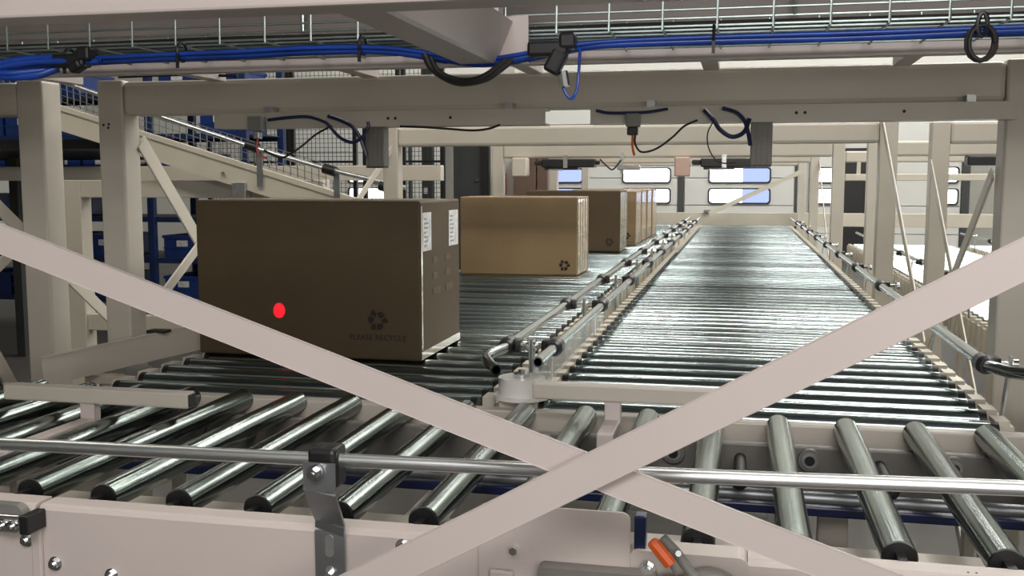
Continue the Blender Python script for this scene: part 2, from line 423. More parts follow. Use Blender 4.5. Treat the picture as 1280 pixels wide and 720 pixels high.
# clear acrylic side guard with its thin frame
ac = thing('acrylic_guard', 'clear acrylic side guard standing beside the near end of the right lane', 'guard panel', (-.41, 2.3, .9))
build('panel', MB().box(-.4625, -.4595, 2.34, 3.55, .997, 1.085), M['acrylic'], ac)
mb = MB().box(-.4635, -.4585, 2.34, 3.55, 1.085, 1.088).box(-.4635, -.4585, 2.335, 2.341, .997, 1.087).box(-.4635, -.4585, 2.52, 2.532, .997, 1.087).box(-.4635, -.4585, 3.3, 3.33, .997, 1.087)
build('edge_strip', mb, M['white_plastic'], ac)
for k in range(12): build('stay', MB().box(-.484, -.478, 3.7+k*.26, 3.706+k*.26, .955, 1.09), M['galv'], sp_)

# white nose wheel at the head of the divider
nw = thing('nose_wheel', 'white plastic guide wheel at the near tip of the lane divider', 'guide wheel', (-.483, 2.27, .93))
build('rim', MB().cyl((-.483, 2.27, 1.004), (-.483, 2.27, 1.012), .064, 32), M['white_plastic'], nw, True)
build('wheel', MB().cyl((-.483, 2.27, 1.012), (-.483, 2.27, 1.052), .054, 32), M['white_plastic'], nw, True)
build('hub', MB().cyl((-.483, 2.27, 1.052), (-.483, 2.27, 1.06), .02, 16).cyl((-.483, 2.27, 1.06), (-.483, 2.27, 1.068), .009, 6), M['chrome'], nw, True)
build('post', MB().box(-.53, -.44, 2.235, 2.31, .93, 1.004, .003), M['cream'], nw)

# ================================================================ CARTONS
def star_arrows(cx, cz, r, y):
    """three chasing arrows as six bent blocks around a triangle (recycling mark)"""
    mb = MB()
    V = [Vector((math.cos(math.radians(a)), math.sin(math.radians(a)))) for a in (90, 210, 330)]
    for i in range(3):
        for half in (0, 1):
            # band along each side of the triangle, cut at the corner and at the gap
            a, b = V[i], V[(i+1) % 3]; c = V[(i-1) % 3]
            d = (b-a).normalized(); nrm = Vector((d.y, -d.x))
            if nrm.dot(a) < 0: nrm = -nrm
            if half == 0:      # tail piece after the fold
                q = [a*.62+d*.00+nrm*.40, a*.62+d*.42+nrm*.40, a*.62+d*.42-nrm*.05, a*.62+d*.12-nrm*.05]
            else:              # arrow head
                s0 = a*.62+d*.52
                q = [s0+nrm*.42, s0+d*.36+nrm*.36, s0+d*.52+nrm*.08, s0+d*.36-nrm*.1, s0-nrm*.05]
            mb.prism([(cx+p.x*r*.9, cz+p.y*r*.9) for p in q], 'y', y-.0012, y)
    return mb
def text_mesh(name, s, size, loc, rot, mat, parent, sx=1):
    cu = bpy.data.curves.new(name, 'FONT'); cu.body = s; cu.size = size; cu.align_x = 'CENTER'; cu.extrude = .0003; cu.space_character = 1.05
    cu.resolution_u = 3; cu.offset = size*.012
    tmp = bpy.data.objects.new(name, cu); COL.objects.link(tmp)
    dg = bpy.context.evaluated_depsgraph_get(); dg.update()
    me = bpy.data.meshes.new_from_object(tmp.evaluated_get(dg)); bpy.data.objects.remove(tmp)
    me.name = name; me.materials.clear(); me.materials.append(mat)
    o = bpy.data.objects.new(name, me); COL.objects.link(o); o.parent = parent
    o.location = Vector(loc) - wloc(parent); o.rotation_euler = rot; o.scale = (sx, 1, 1)
    return o
def carton(x0, x1, y0, dy, h, label, mat, detail=1, logo=None, txt=True):
    zb = 1.0; t = thing('cardboard_box', label, 'carton', ((x0+x1)/2, y0+dy/2, zb), 'cartons on the left lane')
    mb = MB().box(x0, x1, y0, y0+dy, zb, zb+h, .006)
    # soften: slight bulge of the front panel
    build('carton', mb, mat, t)
    xs = x1
    # tape over the top seam, hanging down the side
    ym = y0+dy/2
    mb = MB().box(x0+.01, xs-.004, ym-.03, ym+.03, zb+h+.0003, zb+h+.0013)
    build('tape', mb, M['tape'], t)
    fl = MB().box(x0+.008, x1-.008, ym-.0015, ym+.0015, zb+h-.003, zb+h+.0012)
    build('flap_seam', fl, M['ink'], t)
    if detail >= 1:
        cx, cz = logo or (x1-.07*1.0, zb+.05)
        rr = .042 if detail == 2 else .042
        build('recycling_mark', star_arrows(cx, cz, rr, y0-.0004), M['ink'], t)
        text_mesh('printed_text', 'PLEASE RECYCLE', .0215 if detail == 2 else .015, (cx, y0-.0006, cz-rr-.014), (PI/2, 0, 0), M['inkfaint'] if detail < 2 else M['ink'], t)
    return t
b1 = carton(-1.535, -.857, 2.688, .40, .445, 'large brown carton, darkened for shade, nearest the camera, red laser spot on its front', M['card_dark'], 2, logo=(-.985, 1.112))
for (ya, yb, za, zb_) in ((2.705, 2.785, 1.305, 1.412), (2.965, 3.065, 1.305, 1.412)):
    lb = build('paper_label', MB().box(-.8565, -.8553, ya, yb, za, zb_), M['label'], b1)
    tag(lb, 'white paper label')
    mb = MB()
    for k in range(7): mb.box(-.8553, -.8549, ya+.012, ya+.012+random.uniform(.02, .04), za+.012+k*.0125, za+.017+k*.0125)
    build('label_print', mb, M['mgrey2'], lb)
mb = MB()
for r_ in range(3):
    for c_ in range(2):
        z_ = 1.265-r_*.045; y_ = 2.80+c_*.13
        mb.box(-.8567, -.8557, y_, y_+.045 + (.03 if r_ == 2 else 0), z_, z_+.018)
build('side_print', mb, M['inkfaint'], b1)
build('corner_tape', MB().box(-.8567, -.8556, 2.69, 3.085, 1.004, 1.026), M['tape'], b1)
build('corner_tape', MB().box(-.8567, -.8556, 2.692, 2.702, 1.03, 1.43), M['tape'], b1)
carton(-1.475, -.836, 5.33, .40, .415, 'light tan carton second in the row, right behind the dark one', M['card'], 1, logo=(-.905, 1.055))
specs = [(-1.50, -.828, 7.21, .42, .43, 'mid brown carton third in the row, behind the light tan one'),
         (-1.46, -.80, 8.05, .40, .42, 'fourth carton in the row, first of the tight cluster'),
         (-1.46, -.80, 8.52, .40, .42, 'fifth carton, its taped side just behind the fourth'),
         (-1.46, -.795, 8.99, .40, .425, 'sixth carton, next to last in the row'),
         (-1.46, -.79, 9.46, .42, .425, 'farthest carton at the end of the row')]
for i, (a, b_, y, dy, h, lb) in enumerate(specs):
    carton(a, b_, y, dy, h, lb, M['card_dark'] if i == 0 else M['card'], 1 if i < 2 else 0, logo=(b_-.075, 1.07))
# glossy wrap on the sides of the cartons
for o in [o for o in bpy.data.objects if o.get('category') == 'carton' and o is not b1]:
    c = [k for k in kids(o) if k.name.startswith('carton')][0]
    xs = o.location.x+max(v.co.x for v in c.data.vertices); ya = o.location.y+min(v.co.y for v in c.data.vertices); yb = o.location.y+max(v.co.y for v in c.data.vertices)
    zt = o.location.z+max(v.co.z for v in c.data.vertices)
    mb = MB()
    q = ya+.02
    while q < yb-.06:
        mb.box(xs+.0004, xs+.0018, q, q+.05, 1.01, zt-.012, .0005); q += .085
    build('side_wrap', mb, M['tape'], o)

# ================================================================ PORTALS
def portal(y, xl, xr, label, zb=1.68, zt=1.78, w_=.08, mat=None, group='portal frames over the lanes', left=True):
    mat = mat or M['cream']
    t = thing('portal_frame', label, 'portal frame', (xl, y, 0), group)
    hw = w_/2
    for x in ([xl] if left else []) + [xr]:
        p = build('post', MB().box(x-hw, x+hw, y-hw, y+hw, .012, zb+.1, .006), mat, t)
        build('base_plate', MB().box(x-.075, x+.075, y-.075, y+.075, 0, .012), M['galv'], p)
    b_ = build('crossbeam', MB().box(xl+(hw if left else -hw), xr-hw, y-hw, y+hw, zb, zt, .014), mat, t)
    return t
p1 = portal(2.7, -1.777, .65, 'nearest cream portal frame, thick rounded beam across the top of view', 1.687, 1.783, .082)
build('bolt_hole', MB().cyl((-1.80, 2.658, 1.66), (-1.80, 2.66, 1.66), .004, 8).cyl((-1.785, 2.658, 1.652), (-1.785, 2.66, 1.652), .004, 8).cyl((-1.783, 2.658, 1.662), (-1.783, 2.66, 1.662), .004, 8), M['black'], p1)
portal(5.0, -1.737, .65, 'second cream portal frame over the lanes, its left post behind the dark carton', 1.672, 1.768)
portal(7.4, -1.75, .645, 'third cream portal frame, with black scanners under its beam', 1.664, 1.766)
portal(9.8, -1.77, .65, 'fourth cream portal frame counted from the camera', 1.665, 1.766)
portal(12.2-.35, -1.77, .65, 'farthest cream portal frame, just before the dock doors', 1.665, 1.766)
# neighbouring portals on both sides
GR = 'portal frames over the right hand lanes'
for y, lab in ((5.0, 'nearer cream portal frame over the far right lanes'), (7.4, 'middle cream portal frame over the far right lanes'), (9.8, 'farther cream portal frame over the far right lanes')):
    portal(y, .872, 3.29, lab, 1.665, 1.766, group=GR)
portal(2.66, -4.45, -2.01, 'cream portal frame at the left edge, next to the nearest one', 1.687, 1.783, .085, group='portal frame on the left')

# braces
def brace(x, p, q, label, wid=.04, mat='cream', thk=.006, group=None):
    mb = MB().beam((x, p[0], p[1]), (x, q[0], q[1]), wid, thk, (1, 0, 0), .001)
    return tag(build('diagonal_brace', mb, M[mat]), label, 'brace', group)
def ext(p, q, y):
    s = (q[1]-p[1])/(q[0]-p[0]); return (y, p[1]+s*(y-p[0]))
brace(-1.733, (2.74, 1.615), (4.1, .26), 'flat cream brace falling behind the dark carton from the nearest portal', .05)
brace(-1.722, (2.74, 1.11), (3.2, 1.39), 'flat cream brace rising towards the top left of the dark carton', .03)
brace(-1.73, ext((4.49, 1.412), (4.8, 1.574), 4.97), (3.7, 1.0), 'pale brace just above the dark carton, leaning on the second portal', .035)
brace(-2.056, (1.9, 1.90), (3.12, .975), 'flat cream brace crossing behind the leftmost post', .04)
brace(-2.062, (2.2, 1.07), (2.72, 1.375), 'short cream brace rising at the left edge above the long white bar', .03)
brace(-2.064, (2.2, 1.50-.03), (2.66, .74), 'cream brace at the left edge falling below the long white bar', .04)
brace(.612, (4.96, 1.80), (2.74, .38), 'thin edge-on brace rising behind the right slanting bar, left one', .04)
brace(.604, (2.74, 1.52), (4.9, -.09+.1), 'flat brace against the big right post, seen in the right corner of the lanes', .035)
brace(.832, (4.96, 1.58), (3.6, .52), 'thin edge-on brace rising behind the right slanting bar, right one', .04)
brace(.687, (9.79, 1.68), (7.41, .25), 'thin far brace between the third and fourth portals', .04)
tag(build('diagonal_brace', MB().beam((-.35, 11.809, 1.13), (.64, 11.809, 1.60), .006, .05, (0, 0, 1)), M['cream_far']), 'faint slanting brace in front of the dock door windows', 'brace')

# ================================================================ TRANSVERSE CONVEYOR (skewed crosswise rollers in front)
tc = thing('transfer_conveyor', 'front crosswise conveyor with dark widely spaced steel rollers', 'conveyor', (0, 1.8, 0))
NY, FY = 1.443, 2.19
zc = .985
r0 = None
for k in range(-19, 5):
    x = .36+.1365*k
    if r0 is None:
        r0 = build('roller', MB().cyl((x, NY, zc), (x, FY, zc), .0245, 28), M['roller_t'], tc, True, loc=(x, NY, zc))
        c0 = build('end_cap', MB().cyl((x, NY-.0012, zc), (x, NY+.001, zc), .0222, 20).box(x-.006, x+.006, NY-.031, NY, zc-.009, zc+.0078), M['black'], r0, False)
        c1 = build('end_cap', MB().cyl((x, FY-.001, zc), (x, FY+.006, zc), .0235, 20), M['black'], r0, False)
        xr0 = x
    else:
        o = dup(r0, tc, (x, NY-1.8, zc)); 
        dup(c0, o, (0, 0, 0)); dup(c1, o, (0, 0, 0))
# near side channel: two lengths with a joint at the left
def near_channel(x0, x1, cut=None):
    mb = MB()
    # top flange, face, bottom flange
    mb.box(x0, x1, 1.375, 1.413, .982, .987, .0015)
    mb.box(x0, x1, 1.372, 1.377, .78, .985, .0015)
    mb.box(x0, x1, 1.375, 1.41, .78, .785, .001)
    return mb
def channel_part(x0, x1):
    mb = MB()
    prof = [(1.370, .984), (1.374, .990), (1.380, .992), (1.413, .992), (1.413, .987), (1.381, .987), (1.376, .984), (1.376, .79), (1.41, .79), (1.41, .784), (1.370, .784)]
    mb.prism(prof, 'x', x0, x1)
    return build('side_channel', mb, M['cream_front'], tc)
channel_part(-2.25, -1.078)
chm = channel_part(-1.07, -.255)
channel_part(.02, 1.2)
build('joint_strip', MB().box(-1.082, -1.064, 1.362, 1.371, .784, .985, .003), M['cream_front'], tc)
# far side channel and lower members
mb = MB().box(-2.25, 1.2, 2.197, 2.235, .90, 1.0-.012, .004)
build('side_channel', mb, M['cream'], tc)
build('lower_channel', MB().box(-2.25, 1.2, 2.12, 2.14, .84, .962, .004).box(-2.25, 1.2, 2.12, 2.19, .84, .85), M['profile'], tc)
build('tie_bar', MB().box(-2.25, 1.2, 1.64, 1.70, .845, .905, .004), M['cream'], tc)
build('tie_bar', MB().box(-2.25, 1.2, 1.50, 1.54, .80, .835, .004), M['cream'], tc)
b0 = None
for k in range(-6, 4):
    x = .147+.273*k
    mb = MB().cyl((x, 2.107, .937), (x, 2.12, .937), .0225, 28)
    q = build('bearing', mb, M['profile'], tc, True)
    build('ring', MB().cyl((x, 2.103, .937), (x, 2.107, .937), .016, 24), M['galv'], q, True)
    build('bore', MB().cyl((x, 2.1, .937), (x, 2.103, .937), .010, 20), M['black'], q, True)
for k in range(-6, 4):
    x = .01+.273*k
    build('drive_spindle', MB().cyl((x, 1.95, .93), (x, 2.12, .93), .012, 12).ball((x, 1.95, .93), .016), M['rubber'], tc, True)
build('cross_member', MB().box(.075, .095, 1.42, 2.12, .86, .90, .002), M['cream'], tc)
for x in (-.62, -.93, -1.4, .55): build('cross_member', MB().box(x, x+.022, 1.42, 2.12, .82, .86, .002), M['cream'], tc)
build('drive_belt', MB().box(-2.25, 1.2, 1.885, 1.905, .892, .91, .003), M['dblue'], tc)['label'] = 'dark blue drive belt'
build('drive_shaft', MB().cyl((-2.2, 2.02, .885), (1.15, 2.02, .885), .014, 14), M['darksteel'], tc, True)
for x in (-2.1, -1.0, .2, 1.1):
    for yy in (1.40, 2.16):
        build('leg', MB().box(x-.03, x+.03, yy-.02, yy+.02, 0, .79 if yy < 2 else .84, .003), M['cream'], tc)
build('dark_undersheet', MB().box(-2.2, 1.15, 1.45, 2.15, .52, .524), M['dgrey'], tc)  # dark sheet added to stand in for shade below the rollers
# bolts on the near channel
def hexbolt(x, z, y=1.370, r=.0085, parent=tc):
    return build('bolt', MB().cyl((x, y-.002, z), (x, y, z), r*1.35, 18).cyl((x, y-.009, z), (x, y-.002, z), r, 6).cyl((x, y-.013, z), (x, y-.009, z), r*.55, 12), M['chrome'], parent)
for x, z in ((-1.093, .934), (-1.044, .899), (-.945, .888), (-.467, .973), (-.389, .987-.006)): hexbolt(x, z)
build('bolt_hole', MB().cyl((-.428, 1.3695, .973), (-.428, 1.3705, .973), .003, 10), M['black'], tc)
mb = MB()
for x in (.11, .125, .15, .175, .30, .31): mb.cyl((x, 1.388, .9922), (x, 1.388, .9926), .0016, 8)
build('rivet_mark', mb, M['rubber'], tc)
# gusset plate rising behind the crossing bars
gp = build('gusset_plate', MB().prism(rrect(-.352, -.138, .86, 1.048, .012), 'y', 1.362, 1.366), M['cream_front'], tc)
build('bolt', MB().cyl((-.30, 1.35, .985), (-.30, 1.362, .985), .006, 6), M['chrome'], gp)
build('support_strut', MB().box(-.335, -.30, 1.352, 1.360, .60, .955, .003), M['cream_front'], tc)
build('corner_cover', MB().prism(rrect(-.142, .022, .90, .995, .016), 'y', 1.366, 1.412), M['cream_front'], tc)
# T shaped stop bars
def tbar(x0, x1, y, z0, z1, xp, front, zarm, label, lab2=None):
    t = thing('stop_bar', label, 'stop bar', (xp, y, .93), 'T shaped stop bars')
    mb = MB().box(x0, x1-.002, y-.017, y+.017, z0, z1, .004)
    build('bar', mb, M['cream'], t)
    build('open_end', MB().box(x1-.004, x1+.0005, y-.013, y+.013, z0+.004, z1-.004), M['black'], t)
    build('post', MB().box(xp-.017, xp+.017, y-.012, y+.012, zarm-.003, z0+.002, .002), M['cream_front'], t)
    build('arm', MB().box(xp-.017, xp+.017, front, y+.012, zarm-.065, zarm, .003), M['cream_front'], t)
    build('foot', MB().box(xp-.012, xp+.012, front+.01, front+.03, .85, zarm-.06), M['cream_front'], t)
    return t
tbar(-1.545, -1.105, 1.9, 1.03, 1.063, -1.346, 1.62, .998, 'left T shaped stop bar with an open square end')
tbar(-.425, -.012, 2.12, 1.038, 1.073, -.254, 1.985, 1.0, 'right T shaped stop bar beside the white guide wheel')
# curved guide wire at the open end of the left stop bar
# slanted guide plate leading into the left lane
A_, B_ = Vector((-1.812, 2.36, 0)), Vector((-1.56, 2.86, 0))
gd = thing('guide_plate', 'slanted cream guide plate leading into the left lane, ending behind the dark carton', 'guide plate', (-1.6, 2.5, .95))
mb = MB().beam((A_.x, A_.y, .992), (B_.x, B_.y, 1.035), .005, .078, (0, 0, 1))
build('plate', mb, M['cream'], gd)
mb = MB().beam((A_.x, A_.y, 1.031), (B_.x, B_.y, 1.074), .012, .004, (0, 0, 1))
build('top_lip', mb, M['cream'], gd)
build('support_block', MB().box(-1.66, -1.60, 2.50, 2.55, .955, .985, .006), M['mgrey'], gd)
build('mount', MB().box(-1.80, -1.55, 2.52, 2.56, .93, .955, .003).box(-1.75, -1.71, 2.53, 2.56, 0, .93), M['cream'], gd)
build('rubber_pad', MB().box(-1.69, -1.63, 2.66, 2.70, 1.057, 1.066, .003), M['rubber'], gd)

# ================================================================ FRONT GUARD TUBE, BRACKET
gt = thing('front_guard_rail', 'long horizontal silver tube across the foreground held by a black clamp', 'guard rail', (-.58, 1.3, .98))
pts = arc([(-1.7, 1.3, 1.090), (-1.077, 1.3, 1.1075), (-.66, 1.3, 1.1135), (-.058, 1.3, 1.1235), (.339, 1.3, 1.1335), (.9, 1.3, 1.145)], 5)
build('tube', MB().pipe(pts, .0098, .0075, 18), M['alu'], gt, True)
ck = build('clamp', MB().box(-.575, -.534, 1.281, 1.327, 1.095, 1.134, .006).box(-.556, -.532, 1.285, 1.322, 1.078, 1.128, .006), M['black'], gt)
build('clamp_slot', MB().box(-.570, -.562, 1.292, 1.304, 1.1335, 1.1345).box(-.551, -.543, 1.292, 1.304, 1.1335, 1.1345), M['rubber'], ck)
# bent steel strap
br = MB()
path = [(-.553, 1.272, 1.118), (-.553, 1.272, 1.078), (-.572, 1.352, 1.006), (-.5765, 1.360, .99), (-.5765, 1.362, .80)]
for i in range(len(path)-1):
    a, b_ = Vector(path[i]), Vector(path[i+1])
    br.beam(a, b_, .046, .004, (0, 1, .3 if i < 2 else 0))
bk = build('bracket', br, M['darksteel'], gt)
build('bolt', MB().cyl((-.556, 1.268, 1.106), (-.556, 1.262, 1.106), .011, 20).cyl((-.556, 1.262, 1.106), (-.556, 1.254, 1.106), .0078, 6).cyl((-.556, 1.2535, 1.106), (-.556, 1.252, 1.106), .0035, 10), M['chrome'], bk)
build('slot', MB().prism(rrect(-.583, -.570, .952, .985, .006), 'y', 1.3575, 1.3595), M['alu'], bk)
build('slot', MB().prism(rrect(-.583, -.570, .905, .938, .006), 'y', 1.3580, 1.3600), M['alu'], bk)
build('bolt', MB().cyl((-.5765, 1.360, .925), (-.5765, 1.350, .925), .006, 6), M['chrome'], bk)
# small clamp at the lower left
lc = thing('rod_clamp', 'small clamp with two bolts and a black block at the lower left edge', 'clamp', (-1.1, 1.35, .97))
build('block', MB().box(-1.072, -1.056, 1.325, 1.368, .958, .988, .002), M['black'], lc)
build('rod', MB().cyl((-1.19, 1.347, .975), (-1.07, 1.347, .975), .0065, 12).box(-1.083, -1.068, 1.335, 1.36, .965, .985, .003), M['chrome'], lc, True)
build('plate', MB().prism(rrect(-1.20, -1.085, .95, .995, .018), 'y', 1.352, 1.369), M['mgrey'], lc)
for x in (-1.112, -1.094): build('bolt', MB().cyl((x, 1.335, .966), (x, 1.352, .966), .0075, 6).cyl((x, 1.328, .966), (x, 1.335, .966), .004, 10), M['chrome'], lc)

# ================================================================ X BRACE AND FRONT FRAME
ff = thing('front_portal', 'pale front frame whose flat beam runs along the top left edge', 'portal frame', (-1.5, 1.25, 0))
build('crossbeam', MB().box(-1.54, .95, 1.235, 1.30, 1.719, 1.80, .004), M['cream_front'], ff)
for x in (-1.5, .91):
    p = build('post', MB().box(x-.04, x+.04, 1.23, 1.31, .012, 1.73, .004), M['cream_front'], ff)
    build('base_plate', MB().box(x-.075, x+.075, 1.19, 1.35, 0, .012), M['galv'], p)
def fbar(p, q, y, wid, label):
    mb = MB().beam((p[0], y, p[1]), (q[0], y, q[1]), .006, wid, (0, 0, 1), .0008)
    return tag(build('crossing_bar', mb, M['cream_front']), label, 'cross bar', 'flat bars crossing in the foreground')
sA = (1.0615-1.4205)/(.0765+.993)
fbar((-1.5, 1.4205+sA*(-1.5+.993)), (.91, 1.0615+sA*(.91-.0765)), 1.222, .0395, 'long pale flat bar falling from upper left to lower right')
sB = (1.414-1.094)/(.30+.268)
fbar((.91, 1.414+sB*(.61)), (-.95, 1.094+sB*(-.95+.268)), 1.206, .0425, 'pale flat bar rising from bottom centre to the right edge, in front of the other')

# ================================================================ OVERHEAD
# deep channel behind the tray (rear edge of the walkway above)
oc = thing('walkway_edge', 'pale channel of the walkway above, running behind the wire tray', 'channel', (-2, 2.3, 1.76))
build('channel', MB().prism([(2.30, 1.762), (2.345, 1.762), (2.345, 1.767), (2.305, 1.767), (2.305, 1.90), (2.345, 1.90), (2.345, 1.905), (2.30, 1.905)], 'x', -2.6, 1.3), M['cream_front'], oc)
build('fascia', MB().box(-2.6, 1.3, 2.294, 2.299, 1.812, 1.905), paint('brown_grey_fascia', (.20, .175, .155), .5, .15, 3), oc)
for k in range(7): build('bracket', MB().box(-1.9+k*.45, -1.86+k*.45, 2.344, 2.66, 1.775, 1.80, .002), M['cream_front'], oc)
# unseen deck, placed to block hall light over the crosswise rollers
dk = thing('shade_deck', 'unseen deck above the wire tray, placed to block light', 'walkway', (-2, 1.9, 1.93))
build('deck', MB().box(-2.6, 1.3, 1.78, 2.66, 2.10, 2.105), M['mgrey'], dk)
for x in (-2.5, -.7, 1.2): build('stringer', MB().box(x, x+.04, 2.305, 2.345, 1.90, 2.10), M['cream_front'], dk)
for k in range(9):
    x = -2.2+.42*k
    build('rib', MB().box(x, x+.10, 1.80, 2.29, 2.085, 2.10, .002), M['cream_front'], dk)
# longitudinal arm
am = thing('overhead_beam', 'pale boxed beam running back under the walkway at top centre', 'beam', (-.48, 1.6, 1.72))
build('arm', MB().prism([(-.53, 1.722), (-.465, 1.722), (-.46, 1.727), (-.43, 1.80), (-.43, 1.80), (-.53, 1.80)], 'y', 1.302, 1.935), M['cream_front'], am)
build('end_plate', MB().box(-.56, -.40, 1.935, 1.94, 1.722, 1.81), M['cream_front'], am)
mb = MB()
for (x, y) in ((-.515, 1.80), (-.50, 1.84), (-.485, 1.87), (-.475, 1.89)): mb.cyl((x, y, 1.7205), (x, y, 1.7218), .002, 8)
build('screw', mb, M['chrome'], am)
mb = MB()
for i in range(3): mb.box(-.449+.004*i, -.446+.004*i, 1.40+i*.03, 1.403+i*.03, 1.76, 1.775)
build('slot', mb, M['rubber'], am)
build('hanger', MB().box(-.52, -.44, 1.86, 1.90, 1.79, 2.10), M['cream_front'], am)

# wire cable tray
tr = thing('cable_tray', 'zinc wire basket tray carrying cables under the walkway', 'cable tray', (0, 2.0, 1.78))
TY0, TY1, TZ0, TZ1 = 1.96, 2.26, 1.785, 1.845
lw = MB()
for i in range(7):
    y = TY0+(TY1-TY0)*i/6; lw.cyl((-2.6, y, TZ0), (1.3, y, TZ0), .0028, 6)
for y in (TY0, TY1):
    lw.cyl((-2.6, y, TZ1), (1.3, y, TZ1), .0028, 6).cyl((-2.6, y, (TZ0+TZ1)/2), (1.3, y, (TZ0+TZ1)/2), .0022, 6)
build('long_wires', lw, M['wire'], tr, True)
x = -2.55; rib = None
while x < 1.3:
    if rib is None:
        rib = build('cross_wire', MB().tube([(x, TY0-.003, TZ1), (x, TY0-.003, TZ0-.004), (x, TY1+.003, TZ0-.004), (x, TY1+.003, TZ1)], .0026, 6), M['wire'], tr, True, loc=(x, 2.0, 1.78))
        x0_ = x
    else: dup(rib, tr, rib.location+Vector((x-x0_, 0, 0)))
    x += .1
for xx in (-2.0, -1.0, .1, .9): build('hanger_rod', MB().cyl((xx, TY0, TZ1), (xx, TY0, 2.10), .004, 8).cyl((xx, TY1, TZ1), (xx, TY1, 2.10), .004, 8), M['wire'], tr, True)
# black cables lying in the tray
GC = 'black cables lying in the wire tray'
for i, (y, r_) in enumerate(((2.02, .006), (2.06, .008), (2.11, .005), (2.17, .009), (2.21, .006))):
    pts = [(-2.6+k*.3, y+random.uniform(-.012, .012), TZ0+.004+r_) for k in range(14)]
    tag(build('tray_cable', MB().tube(arc(pts, 4), r_, 8), M['rubber'] if i != 2 else M['dblue'], None, True), 'thin %s cable lying lengthwise inside the wire tray, %s' % ('dark blue' if i == 2 else 'black', ['nearest its front edge', 'second from its front edge', 'in its middle', 'second from its back edge', 'nearest its back edge'][i]), 'cable', GC)
# blue cable bundle below the tray front
bl = thing('blue_cable_bundle', 'bright blue cable bundle strapped under the front edge of the wire tray', 'cable bundle', (0, 1.93, 1.73))
P0 = [(-2.2, 1.95, 1.75), (-1.75, 1.94, 1.75), (-1.60, 1.93, 1.748), (-1.42, 1.93, 1.751), (-1.2, 1.93, 1.756), (-1.0, 1.93, 1.758), (-.83, 1.93, 1.762), (-.68, 1.93, 1.757), (-.56, 1.93, 1.738), (-.49, 1.93, 1.729), (-.42, 1.93, 1.735), (-.34, 1.93, 1.748), (-.25, 1.93, 1.757), (-.05, 1.93, 1.758), (.2, 1.93, 1.757), (.47, 1.93, 1.760), (.9, 1.93, 1.76), (1.3, 1.93, 1.76)]
for i, (dy, dz, r_, mt) in enumerate(((0, -.002, .0065, 'blue'), (-.008, .004, .0045, 'blue'), (.008, .005, .005, 'dblue'), (.007, -.005, .004, 'blue'))):
    build('cable', MB().tube(arc([(x, 1.93+dy+random.uniform(-.002, .002), z+dz+random.uniform(-.0015, .0015)) for x, _, z in [(a, b2, c-.004) for a, b2, c in P0]], 5), r_, 10), M[mt], bl, True)
for xx, zz in ((-1.12, 1.757), (-.73, 1.760), (-.055, 1.758), (-1.38, 1.752)):
    tie = build('cable_tie', MB().tube([(xx, 1.93+.019*math.cos(a), zz+.004+.019*math.sin(a)) for a in [i*PI/8 for i in range(17)]], .0028, 6).box(xx-.003, xx+.003, 1.909, 1.913, zz-.03, zz-.008), M['black'], bl, True)
# left loop of the bundle
build('cable_loop', MB().tube(arc([(-1.30, 1.925, 1.748), (-1.42, 1.90, 1.752), (-1.50, 1.88, 1.742), (-1.535, 1.87, 1.728), (-1.50, 1.88, 1.716), (-1.44, 1.90, 1.719), (-1.40, 1.92, 1.735)], 6), .009, 10).tube(arc([(-1.30, 1.915, 1.745), (-1.42, 1.89, 1.745), (-1.50, 1.875, 1.735), (-1.515, 1.87, 1.724), (-1.48, 1.88, 1.722), (-1.42, 1.91, 1.730)], 6), .007, 10), M['blue'], bl, True)
# black moulded connectors
def connector(x, z, label, flip=1, nut=True):
    t = thing('tee_connector', label, 'connector', (x, 1.915, z))
    mb = MB().box(x-.04, x+.035, 1.895, 1.93, z-.012, z+.016, .006).box(x-.002, x+.028, 1.893, 1.925, z-(.045 if nut else .02), z, .006, Matrix.Rotation(.5*flip, 3, 'Y')).box(x+.02, x+.05, 1.893, 1.932, z, z+.03, .006)
    build('body', mb, M['black'], t)
    if nut: build('nut', MB().cyl((x+.005*flip+.02, 1.91, z-.04), (x+.03, 1.91, z-.068), .010, 8), M['chrome'], t, True)
    return t
connector(-.355, 1.742, 'black tee connector on the blue cable bundle, right of the overhead arm')
connector(-1.36, 1.745, 'black tee connector at the left end of the blue cable bundle', -1, False)
GL = 'small loose overhead cables'
def cable(pts, r_, mat, label, group=None, n_=7):
    return tag(build('cable', MB().tube(arc(pts, n_), r_, 8), M[mat], None, True), label, 'cable', group)
cable([(-.60, 1.92, 1.742), (-.585, 1.92, 1.715), (-.55, 1.92, 1.693), (-.52, 1.92, 1.687), (-.48, 1.92, 1.694), (-.45, 1.92, 1.712), (-.425, 1.93, 1.735)], .0075, 'rubber', 'black cable sagging in a loop under the overhead arm')
cable([(-.585, 1.91, 1.735), (-.57, 1.91, 1.708), (-.535, 1.91, 1.692), (-.50, 1.91, 1.691), (-.47, 1.91, 1.703), (-.44, 1.92, 1.728)], .005, 'rubber', 'thinner black cable inside the sagging loop under the overhead arm')
cable([(-.33, 1.91, 1.676), (-.322, 1.91, 1.66), (-.312, 1.91, 1.652), (-.303, 1.91, 1.668), (-.300, 1.915, 1.70), (-.30, 1.93, 1.75)], .003, 'blue', 'thin blue wire dangling from the right tee connector')
cable([(-1.42, 2.62, 1.79), (-1.36, 2.62, 1.785), (-1.55, 2.62, 1.792), (-1.72, 2.62, 1.79), (-1.60, 2.62, 1.797), (-1.5, 2.60, 1.803)], .003, 'rubber', 'thin black cable lying on top of the thick beam at the left')
cl = thing('coiled_cable', 'dark coiled cable hanging from the tray at the upper right', 'cable', (.36, 1.93, 1.74))
